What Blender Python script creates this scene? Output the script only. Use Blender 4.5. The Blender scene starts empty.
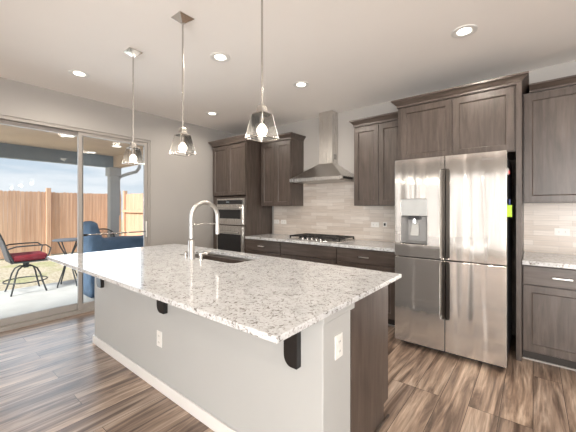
import bpy, bmesh, math, random
from mathutils import Vector, Matrix
random.seed(7)
S = bpy.context.scene
C = S.collection
R = math.radians

# ------------------------------------------------------------------ camera
F_PX = 305.7
cam_d = bpy.data.cameras.new('camera')
cam_d.sensor_width = 36.0
cam_d.lens = F_PX / 576 * 36
cam_d.shift_y = -8.5 / 576
cam_d.clip_start = 0.02
cam_d.clip_end = 300
cam = bpy.data.objects.new('camera', cam_d)
cam.location = (0, 0, 1.379)
cam.rotation_euler = (R(90), 0, R(38.73))
C.objects.link(cam)
S.camera = cam

# ------------------------------------------------------------------ colour management
S.view_settings.view_transform = 'Standard'
S.view_settings.look = 'None'
S.view_settings.gamma = 1.0
S.view_settings.use_curve_mapping = False
S.view_settings.exposure = 0.74

# ------------------------------------------------------------------ sky
W = bpy.data.worlds.new('sky')
S.world = W
W.use_nodes = True
wn = W.node_tree.nodes
wl = W.node_tree.links
for n in list(wn):
    wn.remove(n)
w_out = wn.new('ShaderNodeOutputWorld')
w_bg = wn.new('ShaderNodeBackground')
w_tc = wn.new('ShaderNodeTexCoord')
w_sep = wn.new('ShaderNodeSeparateXYZ')
wl.new(w_tc.outputs['Generated'], w_sep.inputs[0])
w_ramp = wn.new('ShaderNodeValToRGB')
w_ramp.color_ramp.elements[0].position = 0.0
w_ramp.color_ramp.elements[0].color = (0.88, 0.92, 0.96, 1)
w_ramp.color_ramp.elements[1].position = 0.5
w_ramp.color_ramp.elements[1].color = (0.36, 0.52, 0.74, 1)
e = w_ramp.color_ramp.elements.new(0.16)
e.color = (0.58, 0.70, 0.83, 1)
wl.new(w_sep.outputs['Z'], w_ramp.inputs[0])
w_map = wn.new('ShaderNodeMapping')
w_map.inputs['Scale'].default_value = (1.6, 1.6, 9)
wl.new(w_tc.outputs['Generated'], w_map.inputs[0])
w_noise = wn.new('ShaderNodeTexNoise')
w_noise.inputs['Scale'].default_value = 1.6
w_noise.inputs['Detail'].default_value = 5
wl.new(w_map.outputs[0], w_noise.inputs[0])
w_cr = wn.new('ShaderNodeValToRGB')
w_cr.color_ramp.elements[0].position = 0.46
w_cr.color_ramp.elements[0].color = (0, 0, 0, 1)
w_cr.color_ramp.elements[1].position = 0.56
w_cr.color_ramp.elements[1].color = (0.9, 0.9, 0.9, 1)
wl.new(w_noise.outputs['Fac'], w_cr.inputs[0])
w_mix = wn.new('ShaderNodeMixRGB')
w_mix.inputs[2].default_value = (0.95, 0.97, 1.0, 1)
wl.new(w_cr.outputs[0], w_mix.inputs[0])
wl.new(w_ramp.outputs[0], w_mix.inputs[1])
wl.new(w_mix.outputs[0], w_bg.inputs[0])
w_bg.inputs[1].default_value = 0.66
wl.new(w_bg.outputs[0], w_out.inputs[0])


def lamp(name, kind, loc, rot, energy, color, **kw):
    d = bpy.data.lights.new(name, kind)
    d.energy = energy
    d.color = color
    for k, v in kw.items():
        setattr(d, k, v)
    o = bpy.data.objects.new(name, d)
    o.location = loc
    o.rotation_euler = rot
    C.objects.link(o)
    return o


SUN = lamp('sun', 'SUN', (0, 0, 10), (0, 0, 0), 5.5, (1.0, 0.95, 0.88), angle=R(16))
SUN.rotation_euler = Vector((-0.16, 0.80, -0.58)).to_track_quat('-Z', 'Y').to_euler()
# area lamps in the openings; some windows are added to brighten the room
DAY_DOOR = lamp('daylight_patio_door', 'AREA', (-4.78, 1.43, 1.25), (0, R(-90), 0), 22, (0.80, 0.90, 1.0), shape='RECTANGLE', size=2.2, size_y=1.7)
REAR_WINS = [(-3.3, .36, 6.5), (-2.5, .30, 5.5), (-1.25, .30, 6.5), (1.0, .8, 84), (1.95, .8, 84), (2.9, .8, 84)]   # centre, width, watts; the three wide ones are added to light the room
REAR_FILL = [lamp('daylight_window', 'AREA', (x, -4.02, 1.26), (R(90), 0, 0), e_, (1.0, 0.975, 0.945), shape='RECTANGLE', size=w_ - .04, size_y=2.2) for x, w_, e_ in REAR_WINS]
RIGHT_FILL = lamp('daylight_window', 'AREA', (3.52, 0.6, 1.45), (0, R(90), 0), 18, (1.0, 0.98, 0.95), shape='RECTANGLE', size=1.7, size_y=1.9)  # added fill source in the unseen right wall
CAN_W = 24.0
CAN_COL = (1.0, 0.90, 0.78)
PENDANT_W = 2.2

# ------------------------------------------------------------------ materials
def new_mat(name):
    m = bpy.data.materials.new(name)
    m.use_nodes = True
    nt = m.node_tree
    b = nt.nodes['Principled BSDF']
    return m, nt, b


def N(nt, t, **kw):
    n = nt.nodes.new(t)
    for k, v in kw.items():
        if k in n.inputs:
            n.inputs[k].default_value = v
        else:
            setattr(n, k, v)
    return n


def L(nt, a, b):
    nt.links.new(a, b)


def ramp(nt, fac, stops):
    r = nt.nodes.new('ShaderNodeValToRGB')
    els = r.color_ramp.elements
    while len(els) > 2:
        els.remove(els[-1])
    for i, (p, c) in enumerate(stops):
        if i < 2:
            els[i].position = p
            els[i].color = (*c, 1)
        else:
            q = els.new(p)
            q.color = (*c, 1)
    L(nt, fac, r.inputs[0])
    return r.outputs[0]


def coords(nt, scale=(1, 1, 1), rot=(0, 0, 0), loc=(0, 0, 0)):
    tc = nt.nodes.new('ShaderNodeTexCoord')
    mp = nt.nodes.new('ShaderNodeMapping')
    mp.inputs['Scale'].default_value = scale
    mp.inputs['Rotation'].default_value = rot
    mp.inputs['Location'].default_value = loc
    L(nt, tc.outputs['Object'], mp.inputs[0])
    return mp.outputs[0]


def noise(nt, vec, scale, detail=4, rough=0.5, dist=0.0):
    n = nt.nodes.new('ShaderNodeTexNoise')
    n.inputs['Scale'].default_value = scale
    n.inputs['Detail'].default_value = detail
    n.inputs['Roughness'].default_value = rough
    n.inputs['Distortion'].default_value = dist
    L(nt, vec, n.inputs['Vector'])
    return n.outputs['Fac']


def bump(nt, b, height, strength=0.2, dist=0.01):
    n = nt.nodes.new('ShaderNodeBump')
    n.inputs['Strength'].default_value = strength
    n.inputs['Distance'].default_value = dist
    L(nt, height, n.inputs['Height'])
    L(nt, n.outputs[0], b.inputs['Normal'])


def mixc(nt, fac, a, b, mode='MIX'):
    n = nt.nodes.new('ShaderNodeMixRGB')
    n.blend_type = mode
    for i, v in ((0, fac), (1, a), (2, b)):
        if hasattr(v, 'links'):
            L(nt, v, n.inputs[i])
        elif isinstance(v, (int, float)):
            n.inputs[i].default_value = v
        else:
            n.inputs[i].default_value = (*v, 1)
    return n.outputs[0]


def plain(name, col, rough=0.5, metal=0.0, var=0.06, nscale=8.0, spec=0.5, bstr=0.0):
    m, nt, b = new_mat(name)
    v = coords(nt)
    n = noise(nt, v, nscale, 3)
    lo = tuple(c * (1 - var) for c in col)
    hi = tuple(min(1, c * (1 + var)) for c in col)
    L(nt, ramp(nt, n, [(0.3, lo), (0.7, hi)]), b.inputs['Base Color'])
    b.inputs['Roughness'].default_value = rough
    b.inputs['Metallic'].default_value = metal
    b.inputs['Specular IOR Level'].default_value = spec
    if bstr:
        n2 = noise(nt, v, nscale * 20, 2)
        bump(nt, b, n2, bstr, 0.002)
    return m


def emit(name, col, strength):
    m, nt, b = new_mat(name)
    b.inputs['Base Color'].default_value = (*col, 1)
    b.inputs['Emission Color'].default_value = (*col, 1)
    b.inputs['Emission Strength'].default_value = strength
    return m


def cabinet_wood(name, grain='Z'):
    m, nt, b = new_mat(name)
    sc = {'Z': (9, 9, 0.9), 'X': (0.9, 9, 9), 'Y': (9, 0.9, 9)}[grain]
    v = coords(nt, sc)
    n = noise(nt, v, 3.0, 6, 0.62, 0.5)
    c1 = ramp(nt, n, [(0.28, (0.046, 0.034, 0.028)), (0.5, (0.076, 0.059, 0.050)), (0.74, (0.112, 0.090, 0.078))])
    v2 = coords(nt, (2.2, 2.2, 1.4))
    n2 = noise(nt, v2, 2.0, 3, 0.5, 0.3)
    c2 = ramp(nt, n2, [(0.3, (0.88, 0.86, 0.85)), (0.7, (1.14, 1.11, 1.08))])
    L(nt, mixc(nt, 1.0, c1, c2, 'MULTIPLY'), b.inputs['Base Color'])
    b.inputs['Roughness'].default_value = 0.36
    b.inputs['Coat Weight'].default_value = 0.15
    b.inputs['Coat Roughness'].default_value = 0.3
    bump(nt, b, n, 0.06, 0.002)
    return m


def plank_floor(name):
    m, nt, b = new_mat(name)
    tc = nt.nodes.new('ShaderNodeTexCoord')
    sp = nt.nodes.new('ShaderNodeSeparateXYZ')
    L(nt, tc.outputs['Object'], sp.inputs[0])
    cb = nt.nodes.new('ShaderNodeCombineXYZ')
    L(nt, sp.outputs['Y'], cb.inputs['X'])
    L(nt, sp.outputs['X'], cb.inputs['Y'])
    br = nt.nodes.new('ShaderNodeTexBrick')
    br.offset = 0.37
    br.offset_frequency = 3
    br.inputs['Color1'].default_value = (0, 0, 0, 1)
    br.inputs['Color2'].default_value = (1, 1, 1, 1)
    br.inputs['Mortar'].default_value = (0.5, 0.5, 0.5, 1)
    br.inputs['Scale'].default_value = 1
    br.inputs['Mortar Size'].default_value = 0.0016
    br.inputs['Brick Width'].default_value = 1.22
    br.inputs['Row Height'].default_value = 0.176
    L(nt, cb.outputs[0], br.inputs['Vector'])
    # plank-wise shift of the grain
    sh = nt.nodes.new('ShaderNodeCombineXYZ')
    mu = nt.nodes.new('ShaderNodeMath')
    mu.operation = 'MULTIPLY'
    mu.inputs[1].default_value = 17.0
    L(nt, br.outputs['Color'], mu.inputs[0])
    L(nt, mu.outputs[0], sh.inputs['X'])
    L(nt, mu.outputs[0], sh.inputs['Z'])
    ad = nt.nodes.new('ShaderNodeVectorMath')
    ad.operation = 'ADD'
    L(nt, tc.outputs['Object'], ad.inputs[0])
    L(nt, sh.outputs[0], ad.inputs[1])
    mp = nt.nodes.new('ShaderNodeMapping')
    mp.inputs['Scale'].default_value = (7.5, 0.75, 1)
    L(nt, ad.outputs[0], mp.inputs[0])
    g = noise(nt, mp.outputs[0], 1.6, 6, 0.58, 1.0)
    c = ramp(nt, g, [(0.26, (0.050, 0.032, 0.025)), (0.41, (0.17, 0.118, 0.088)), (0.55, (0.38, 0.28, 0.21)), (0.72, (0.60, 0.48, 0.38))])
    mp2 = nt.nodes.new('ShaderNodeMapping')
    mp2.inputs['Scale'].default_value = (60, 2.5, 1)
    L(nt, ad.outputs[0], mp2.inputs[0])
    fine = noise(nt, mp2.outputs[0], 1.5, 4, 0.6)
    cf = ramp(nt, fine, [(0.3, (0.72, 0.72, 0.72)), (0.7, (1.28, 1.28, 1.28))])
    c = mixc(nt, 1.0, c, cf, 'MULTIPLY')
    tone = ramp(nt, br.outputs['Color'], [(0.0, (0.82, 0.82, 0.84)), (1.0, (1.12, 1.10, 1.08))])
    c = mixc(nt, 1.0, c, tone, 'MULTIPLY')
    c = mixc(nt, br.outputs['Fac'], c, (0.03, 0.02, 0.016))
    L(nt, c, b.inputs['Base Color'])
    b.inputs['Roughness'].default_value = 0.3
    rr = nt.nodes.new('ShaderNodeMapRange')
    rr.inputs['To Min'].default_value = 0.24
    rr.inputs['To Max'].default_value = 0.40
    L(nt, fine, rr.inputs['Value'])
    L(nt, rr.outputs[0], b.inputs['Roughness'])
    hb = mixc(nt, br.outputs['Fac'], fine, (0, 0, 0))
    bump(nt, b, hb, 0.12, 0.002)
    return m


def quartz(name):
    m, nt, b = new_mat(name)
    v = coords(nt)
    n1 = noise(nt, v, 38, 6, 0.62, 1.6)
    c = ramp(nt, n1, [(0.32, (0.15, 0.135, 0.125)), (0.405, (0.38, 0.365, 0.35)), (0.46, (0.62, 0.63, 0.635)), (0.60, (0.68, 0.69, 0.70))])
    n2 = noise(nt, v, 9, 5, 0.55, 0.8)
    c2 = ramp(nt, n2, [(0.36, (0.88, 0.88, 0.88)), (0.52, (1, 1, 1))])
    c = mixc(nt, 1.0, c, c2, 'MULTIPLY')
    vo = N(nt, 'ShaderNodeTexVoronoi')
    vo.inputs['Scale'].default_value = 130
    L(nt, v, vo.inputs['Vector'])
    fl = ramp(nt, vo.outputs['Color'], [(0.03, (0.50, 0.47, 0.45)), (0.16, (1, 1, 1))])
    c = mixc(nt, 0.6, c, fl, 'MULTIPLY')
    L(nt, c, b.inputs['Base Color'])
    b.inputs['Roughness'].default_value = 0.08
    b.inputs['Specular IOR Level'].default_value = 0.5
    return m


def linear_tile(name):
    m, nt, b = new_mat(name)
    tc = nt.nodes.new('ShaderNodeTexCoord')
    sp = nt.nodes.new('ShaderNodeSeparateXYZ')
    L(nt, tc.outputs['Object'], sp.inputs[0])
    cb = nt.nodes.new('ShaderNodeCombineXYZ')
    L(nt, sp.outputs['X'], cb.inputs['X'])
    L(nt, sp.outputs['Z'], cb.inputs['Y'])
    br = nt.nodes.new('ShaderNodeTexBrick')
    br.offset = 0.33
    br.inputs['Color1'].default_value = (0, 0, 0, 1)
    br.inputs['Color2'].default_value = (1, 1, 1, 1)
    br.inputs['Mortar'].default_value = (0.5, 0.5, 0.5, 1)
    br.inputs['Scale'].default_value = 1
    br.inputs['Mortar Size'].default_value = 0.0012
    br.inputs['Brick Width'].default_value = 0.30
    br.inputs['Row Height'].default_value = 0.052
    L(nt, cb.outputs[0], br.inputs['Vector'])
    c = ramp(nt, br.outputs['Color'], [(0.0, (0.58, 0.51, 0.45)), (0.5, (0.64, 0.58, 0.525)), (1.0, (0.70, 0.65, 0.60))])
    v = coords(nt, (2.0, 2.0, 40))
    n = noise(nt, v, 2.2, 5, 0.6)
    c = mixc(nt, 1.0, c, ramp(nt, n, [(0.3, (0.86, 0.85, 0.84)), (0.7, (1.1, 1.1, 1.1))]), 'MULTIPLY')
    c = mixc(nt, br.outputs['Fac'], c, (0.42, 0.39, 0.36))
    L(nt, c, b.inputs['Base Color'])
    b.inputs['Roughness'].default_value = 0.32
    return m


def steel(name, col=(0.62, 0.60, 0.575), rough=0.2, wavy=0.0):
    m, nt, b = new_mat(name)
    v = coords(nt, (160, 160, 2))
    n = noise(nt, v, 2, 3)
    b.inputs['Base Color'].default_value = (*col, 1)
    b.inputs['Metallic'].default_value = 1.0
    rr = nt.nodes.new('ShaderNodeMapRange')
    rr.inputs['To Min'].default_value = rough * 0.85
    rr.inputs['To Max'].default_value = rough * 1.2
    L(nt, n, rr.inputs['Value'])
    L(nt, rr.outputs[0], b.inputs['Roughness'])
    if wavy:
        tg = nt.nodes.new('ShaderNodeTangent')
        tg.direction_type = 'RADIAL'
        tg.axis = 'Z'
        L(nt, tg.outputs[0], b.inputs['Tangent'])
        b.inputs['Anisotropic'].default_value = 0.97
        b.inputs['Metallic'].default_value = 0.82
        v2 = coords(nt, (7.0, 7.0, 0.4))
        n2 = noise(nt, v2, 1.2, 0.8, 0.4, 0.3)
        bump(nt, b, n2, wavy, 0.02)
    return m


def thin_glass(name, tint=(0.94, 0.96, 0.97), milk=0.0, rough=0.02, refl=0.85):
    m = bpy.data.materials.new(name)
    m.use_nodes = True
    nt = m.node_tree
    for n in list(nt.nodes):
        nt.nodes.remove(n)
    out = nt.nodes.new('ShaderNodeOutputMaterial')
    tr = nt.nodes.new('ShaderNodeBsdfTransparent')
    tr.inputs[0].default_value = (*tint, 1)
    gl = nt.nodes.new('ShaderNodeBsdfGlossy')
    gl.inputs['Roughness'].default_value = rough
    gl.inputs[0].default_value = (refl, refl, refl, 1)
    fr = nt.nodes.new('ShaderNodeFresnel')
    fr.inputs[0].default_value = 1.45
    mx = nt.nodes.new('ShaderNodeMixShader')
    L(nt, fr.outputs[0], mx.inputs[0])
    L(nt, tr.outputs[0], mx.inputs[1])
    L(nt, gl.outputs[0], mx.inputs[2])
    last = mx.outputs[0]
    if milk:
        df = nt.nodes.new('ShaderNodeBsdfTranslucent')
        df.inputs[0].default_value = (0.9, 0.88, 0.85, 1)
        d2 = nt.nodes.new('ShaderNodeBsdfDiffuse')
        d2.inputs[0].default_value = (0.85, 0.84, 0.82, 1)
        md = nt.nodes.new('ShaderNodeMixShader')
        L(nt, df.outputs[0], md.inputs[1])
        L(nt, d2.outputs[0], md.inputs[2])
        m2 = nt.nodes.new('ShaderNodeMixShader')
        m2.inputs[0].default_value = milk
        L(nt, last, m2.inputs[1])
        L(nt, md.outputs[0], m2.inputs[2])
        last = m2.outputs[0]
    L(nt, last, out.inputs[0])
    return m


def cedar(name):
    m, nt, b = new_mat(name)
    v = coords(nt, (30, 30, 0.5))
    n = noise(nt, v, 1.3, 5, 0.6, 0.3)
    c = ramp(nt, n, [(0.3, (0.44, 0.265, 0.175)), (0.55, (0.62, 0.405, 0.28)), (0.75, (0.76, 0.54, 0.39))])
    L(nt, c, b.inputs['Base Color'])
    b.inputs['Roughness'].default_value = 0.8
    return m


def dry_grass(name):
    m, nt, b = new_mat(name)
    v = coords(nt)
    n = noise(nt, v, 1.1, 3)
    n2 = noise(nt, v, 16, 5, 0.7)
    c = ramp(nt, n2, [(0.3, (0.26, 0.22, 0.14)), (0.5, (0.48, 0.42, 0.31)), (0.7, (0.64, 0.58, 0.47))])
    c2 = ramp(nt, n, [(0.36, (0.72, 0.85, 0.55)), (0.50, (1, 1, 1))])
    L(nt, mixc(nt, 0.8, c, c2, 'MULTIPLY'), b.inputs['Base Color'])
    b.inputs['Roughness'].default_value = 0.95
    bump(nt, b, n2, 0.6, 0.03)
    return m


M = dict(
    wall=plain('wall_paint', (0.42, 0.402, 0.382), 0.75, var=0.015, nscale=2, bstr=0.03),
    ceil=plain('ceiling_paint', (0.92, 0.89, 0.855), 0.8, var=0.01, nscale=2, bstr=0.03),
    knee=plain('knee_wall_paint', (0.455, 0.46, 0.45), 0.65, var=0.015, nscale=2, bstr=0.15),
    trim=plain('white_trim_paint', (0.80, 0.78, 0.76), 0.4, var=0.01),
    floor=plank_floor('walnut_plank_floor'),
    wood=cabinet_wood('stained_cabinet_wood', 'Z'),
    wood_h=cabinet_wood('stained_cabinet_wood_horizontal', 'X'),
    dark=plain('cabinet_shadow_interior', (0.03, 0.024, 0.02), 0.6),  # near-black brown used on the toe kicks
    quartz=quartz('speckled_quartz'),
    tile=linear_tile('linear_stone_tile'),
    steel=steel('brushed_steel', (0.66, 0.64, 0.615), rough=0.27),
    fridge=steel('fridge_steel', (0.60, 0.572, 0.54), 0.125, wavy=1.0),
    nickel=steel('brushed_nickel', (0.50, 0.48, 0.455), 0.25),
    satin=steel('satin_nickel', (0.72, 0.70, 0.67), 0.36),
    chrome=steel('chrome', (0.78, 0.77, 0.75), 0.08),
    sink=steel('sink_steel', (0.48, 0.45, 0.42), 0.32),
    black=plain('black_metal', (0.012, 0.011, 0.011), 0.35),
    blackglass=plain('black_glass', (0.012, 0.012, 0.014), 0.07, spec=0.6),
    charcoal=plain('charcoal_plastic', (0.035, 0.035, 0.038), 0.4),
    panel=plain('dispenser_panel_grey', (0.46, 0.47, 0.46), 0.25, 0.3),
    pocket=steel('pocket_steel', (0.10, 0.09, 0.08), 0.3),  # steel darkened in colour for the dim reflection inside the finger pockets
    white=plain('white_plastic', (0.80, 0.79, 0.76), 0.35, var=0.01),
    vinyl=plain('door_frame_vinyl', (0.36, 0.335, 0.31), 0.45, var=0.02),
    glass=thin_glass('door_glass', refl=0.35),
    shade=thin_glass('pendant_glass', (0.86, 0.85, 0.83), 0.035, 0.06, 0.10),
    bulb=emit('bulb_glow', (1.0, 0.92, 0.80), 1.8),
    can=emit('can_light_glow', (1.0, 0.95, 0.87), 2.0),
    soffit=plain('patio_soffit', (0.66, 0.52, 0.40), 0.8, var=0.05, nscale=3),
    beam=plain('patio_beam_paint', (0.27, 0.32, 0.36), 0.7, var=0.05),
    postm=plain('patio_post_paint', (0.50, 0.50, 0.49), 0.6, var=0.03),
    concrete=plain('patio_concrete', (0.56, 0.57, 0.56), 0.8, var=0.08, nscale=3, bstr=0.1),
    grass=dry_grass('dry_lawn'),
    cedar=cedar('cedar_boards'),
    cushion=plain('red_cushion_fabric', (0.30, 0.028, 0.045), 0.85, var=0.12, nscale=30),
    sling=plain('grey_sling_mesh', (0.10, 0.10, 0.11), 0.7, var=0.2, nscale=60),
    iron=plain('dark_patio_iron', (0.05, 0.055, 0.06), 0.45),
    tabletop=plain('grey_table_top', (0.20, 0.22, 0.25), 0.4, var=0.15, nscale=30),
    cover=plain('navy_cover_fabric', (0.10, 0.165, 0.26), 0.75, var=0.15, nscale=6),
    lime=plain('lime_plastic', (0.50, 0.78, 0.03), 0.4),
    blue=plain('blue_plastic', (0.03, 0.06, 0.22), 0.4),
    red=plain('red_plastic', (0.55, 0.06, 0.05), 0.4),
)

# ------------------------------------------------------------------ mesh helpers
class MB:
    def __init__(s):
        s.bm = bmesh.new()

    def box(s, x0, x1, y0, y1, z0, z1):
        v = [s.bm.verts.new((x, y, z)) for x in (x0, x1) for y in (y0, y1) for z in (z0, z1)]
        for f in ((0, 1, 3, 2), (4, 6, 7, 5), (0, 4, 5, 1), (2, 3, 7, 6), (0, 2, 6, 4), (1, 5, 7, 3)):
            s.bm.faces.new([v[i] for i in f])
        return s

    def hexa(s, lo, hi):
        """two rings of 4 points"""
        a = [s.bm.verts.new(p) for p in lo]
        b = [s.bm.verts.new(p) for p in hi]
        s.bm.faces.new(a[::-1])
        s.bm.faces.new(b)
        for i in range(4):
            j = (i + 1) % 4
            s.bm.faces.new((a[i], a[j], b[j], b[i]))
        return s

    def loft(s, rings, caps=True):
        rs = [[s.bm.verts.new(p) for p in r] for r in rings]
        n = len(rs[0])
        for a, b in zip(rs, rs[1:]):
            for i in range(n):
                j = (i + 1) % n
                s.bm.faces.new((a[i], a[j], b[j], b[i]))
        if caps:
            s.bm.faces.new(rs[0][::-1])
            s.bm.faces.new(rs[-1])
        return s

    def tube(s, pts, r, n=10, caps=True, closed=False):
        pts = [Vector(p) for p in pts]
        rad = r if isinstance(r, (list, tuple)) else [r] * len(pts)
        rings = []
        up = None
        m = len(pts)
        for i, p in enumerate(pts):
            if closed:
                d = (pts[(i + 1) % m] - pts[i - 1]).normalized()
            else:
                d = (pts[min(i + 1, m - 1)] - pts[max(i - 1, 0)]).normalized()
            if up is None:
                up = Vector((0, 0, 1)) if abs(d.z) < 0.9 else Vector((1, 0, 0))
            a = d.cross(up)
            if a.length < 1e-5:
                a = d.cross(Vector((0, 1, 0)))
            a.normalize()
            bb = a.cross(d).normalized()
            up = bb
            rings.append([p + (a * math.cos(t) + bb * math.sin(t)) * rad[i] for t in [2 * math.pi * k / n for k in range(n)]])
        if closed:
            rs = [[s.bm.verts.new(p) for p in rr] for rr in rings]
            for q in range(m):
                a, b = rs[q], rs[(q + 1) % m]
                for i in range(n):
                    j = (i + 1) % n
                    s.bm.faces.new((a[i], a[j], b[j], b[i]))
            return s
        return s.loft(rings, caps)

    def lathe(s, cx, cy, prof, n=32, caps=True):
        return s.loft([[(cx + r * math.cos(2 * math.pi * k / n), cy + r * math.sin(2 * math.pi * k / n), z) for k in range(n)] for r, z in prof], caps)

    def prism(s, outer, w0, w1, axis, holes=()):
        """outline (u,v) extruded from w0 to w1 along axis; u,v are the other two axes in xyz order"""
        def P(u, v, w):
            return {'X': (w, u, v), 'Y': (u, w, v), 'Z': (u, v, w)}[axis]
        loops = [outer] + list(holes)
        edges = []
        for lp in loops:
            vs = [s.bm.verts.new(P(u, v, w0)) for u, v in lp]
            edges += [s.bm.edges.new((vs[i], vs[(i + 1) % len(vs)])) for i in range(len(vs))]
        if holes:
            g = bmesh.ops.triangle_fill(s.bm, edges=edges, use_beauty=True)
            faces = [f for f in g['geom'] if isinstance(f, bmesh.types.BMFace)]
        else:
            faces = [s.bm.faces.new([e.verts[0] if e.verts[0] in edges[i - 1].verts else e.verts[1] for i, e in enumerate(edges)])]
        ex = bmesh.ops.extrude_face_region(s.bm, geom=faces)
        nv = [v for v in ex['geom'] if isinstance(v, bmesh.types.BMVert)]
        d = {'X': Vector((1, 0, 0)), 'Y': Vector((0, 1, 0)), 'Z': Vector((0, 0, 1))}[axis] * (w1 - w0)
        for v in nv:
            v.co += d
        return s

    def build(s, name, mat, parent=None, bevel=0.0, smooth=False, seg=2, subd=0):
        bmesh.ops.recalc_face_normals(s.bm, faces=s.bm.faces)
        if parent is not None:
            o_loc = WORLD[parent.name]
            mt = Matrix.Rotation(-o_loc[1], 4, 'Z') @ Matrix.Translation(-o_loc[0])
            s.bm.transform(mt)
        me = bpy.data.meshes.new(name)
        s.bm.to_mesh(me)
        s.bm.free()
        me.materials.append(mat)
        o = bpy.data.objects.new(name, me)
        C.objects.link(o)
        if parent is not None:
            o.parent = parent
            WORLD[o.name] = WORLD[parent.name]
        else:
            WORLD[o.name] = (Vector((0, 0, 0)), 0.0)
        if smooth:
            for p in me.polygons:
                p.use_smooth = True
            if smooth != 'all':
                try:
                    me.set_sharp_from_angle(angle=R(35))
                except Exception:
                    pass
        if bevel:
            b = o.modifiers.new('bevel', 'BEVEL')
            b.width = bevel
            b.segments = seg
            b.limit_method = 'ANGLE'
            b.angle_limit = R(40)
        if subd:
            q = o.modifiers.new('subd', 'SUBSURF')
            q.levels = subd
            q.render_levels = subd
        return o


WORLD = {}


def tag(o, label=None, cat=None, group=None, kind=None):
    if label:
        o['label'] = label
    if cat:
        o['category'] = cat
    if group:
        o['group'] = group
    if kind:
        o['kind'] = kind
    return o


def thing(name, loc, label, cat, group=None, kind=None, rz=0.0):
    o = bpy.data.objects.new(name, None)
    o.location = loc
    o.rotation_euler = (0, 0, rz)
    o.empty_display_size = 0.05
    C.objects.link(o)
    WORLD[o.name] = (Vector(loc), rz)
    return tag(o, label, cat, group, kind)


def local(parent_rz_loc):
    return parent_rz_loc


def copy_tree(o, parent=None):
    c = o.copy()
    C.objects.link(c)
    if parent is not None:
        c.parent = parent
    for ch in [q for q in list(o.children)]:
        copy_tree(ch, c)
    return c


def box(name, mat, parent, *b, bevel=0.0, **k):
    return MB().box(*b).build(name, mat, parent, bevel=bevel, **k)


def struct(o):
    o['kind'] = 'structure'
    return o


def shaker(name, parent, x0, x1, z0, z1, yf, th=0.02, rail=0.06, facing=-1, mat=None):
    """shaker door in the XZ plane, front face at yf, facing -Y"""
    mb = MB()
    r = rail
    outer = [(x0, z0), (x1, z0), (x1, z1), (x0, z1)]
    inner = [(x0 + r, z0 + r), (x1 - r, z0 + r), (x1 - r, z1 - r), (x0 + r, z1 - r)]
    s = -facing
    mb.prism(outer, yf, yf + th * s, 'Y', [inner])
    # sloped bead and recessed panel
    q = 0.007
    inn2 = [(x0 + r + q, z0 + r + q), (x1 - r - q, z0 + r + q), (x1 - r - q, z1 - r - q), (x0 + r + q, z1 - r - q)]
    a = [mb.bm.verts.new((u, yf + 0.004 * s, v)) for u, v in inner]
    b = [mb.bm.verts.new((u, yf + 0.013 * s, v)) for u, v in inn2]
    for i in range(4):
        j = (i + 1) % 4
        mb.bm.faces.new((a[i], a[j], b[j], b[i]))
    mb.bm.faces.new(b)
    return mb.build(name, mat or M['wood'], parent, bevel=0.0015)


def crown(parent, x0, x1, yf, yb, z0, z1, ex=0.05, left=True, right=True):
    """flared crown moulding: runs along the front and returns to the wall"""
    hh = z1 - z0
    rings = []
    prof = [(0.0, 0.0), (0.008, 0.0), (0.012, 0.25), (0.55, 0.62), (0.9, 0.78), (1.0, 0.80), (1.0, 1.0)]
    mb = MB()
    for d, h in prof:
        e_ = d * ex
        z = z0 + h * hh
        rings.append([(x0 - (e_ if left else 0), yb, z), (x0 - (e_ if left else 0), yf - e_, z), (x1 + (e_ if right else 0), yf - e_, z), (x1 + (e_ if right else 0), yb, z)])
    mb.loft(rings)
    return mb.build('crown_moulding', M['wood_h'], parent)


def pull(parent, xc, z, yf, ln=0.13):
    mb = MB()
    mb.box(xc - ln / 2, xc + ln / 2, yf - 0.034, yf - 0.024, z - 0.006, z + 0.006)
    mb.box(xc - ln / 2 + 0.015, xc - ln / 2 + 0.025, yf - 0.026, yf, z - 0.005, z + 0.005)
    mb.box(xc + ln / 2 - 0.025, xc + ln / 2 - 0.015, yf - 0.026, yf, z - 0.005, z + 0.005)
    return mb.build('handle', M['satin'], parent, bevel=0.002)


# ================================================================== SETTING
XL, YB, ZC = -4.6, 4.1, 2.82
XR, YR = 3.4, -3.9
DY0, DY1, DZ1 = 0.50, 2.35, 2.41      # sliding door opening

struct(box('floor', M['floor'], None, XL - 0.02, XR + .1, YR - .1, YB + .1, -0.06, 0))
struct(box('ceiling', M['ceil'], None, XL - .15, XR + .1, YR - .1, YB + .1, ZC, ZC + 0.1))
struct(box('wall_back', M['wall'], None, XL - .15, XR + .1, YB, YB + .12, -.06, ZC))
mb = MB().prism([(YR - .1, -.06), (YB, -.06), (YB, ZC), (YR - .1, ZC)], XL - .15, XL, 'X', [[(DY0, 0), (DY1, 0), (DY1, DZ1), (DY0, DZ1)]])
struct(mb.build('wall_left', M['wall'], None))
wins = [(c - w_ / 2, c + w_ / 2) for c, w_, e_ in REAR_WINS]
mb = MB().prism([(XL, -.06), (XR, -.06), (XR, ZC), (XL, ZC)], YR - .1, YR, 'Y', [[(a, .12), (b, .12), (b, 2.4), (a, 2.4)] for a, b in wins])
struct(mb.build('wall_rear', M['wall'], None))
mb = MB().prism([(YR, -.06), (YB, -.06), (YB, ZC), (YR, ZC)], XR, XR + .1, 'X', [[(-.35, .6), (1.55, .6), (1.55, 2.3), (-.35, 2.3)]])
struct(mb.build('wall_right', M['wall'], None))
for i, (a, b) in enumerate(wins):
    w = struct(thing('window_%d' % (i + 1), ((a + b) / 2, YR - .05, .12), None, None))  # out of view; the wide ones are added for their light
    mb = MB().prism([(a, .12), (b, .12), (b, 2.4), (a, 2.4)], YR - .07, YR - .02, 'Y', [[(a + .04, .16), (b - .04, .16), (b - .04, 2.36), (a + .04, 2.36)]])
    mb.build('window_frame', M['trim'], w)
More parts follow.
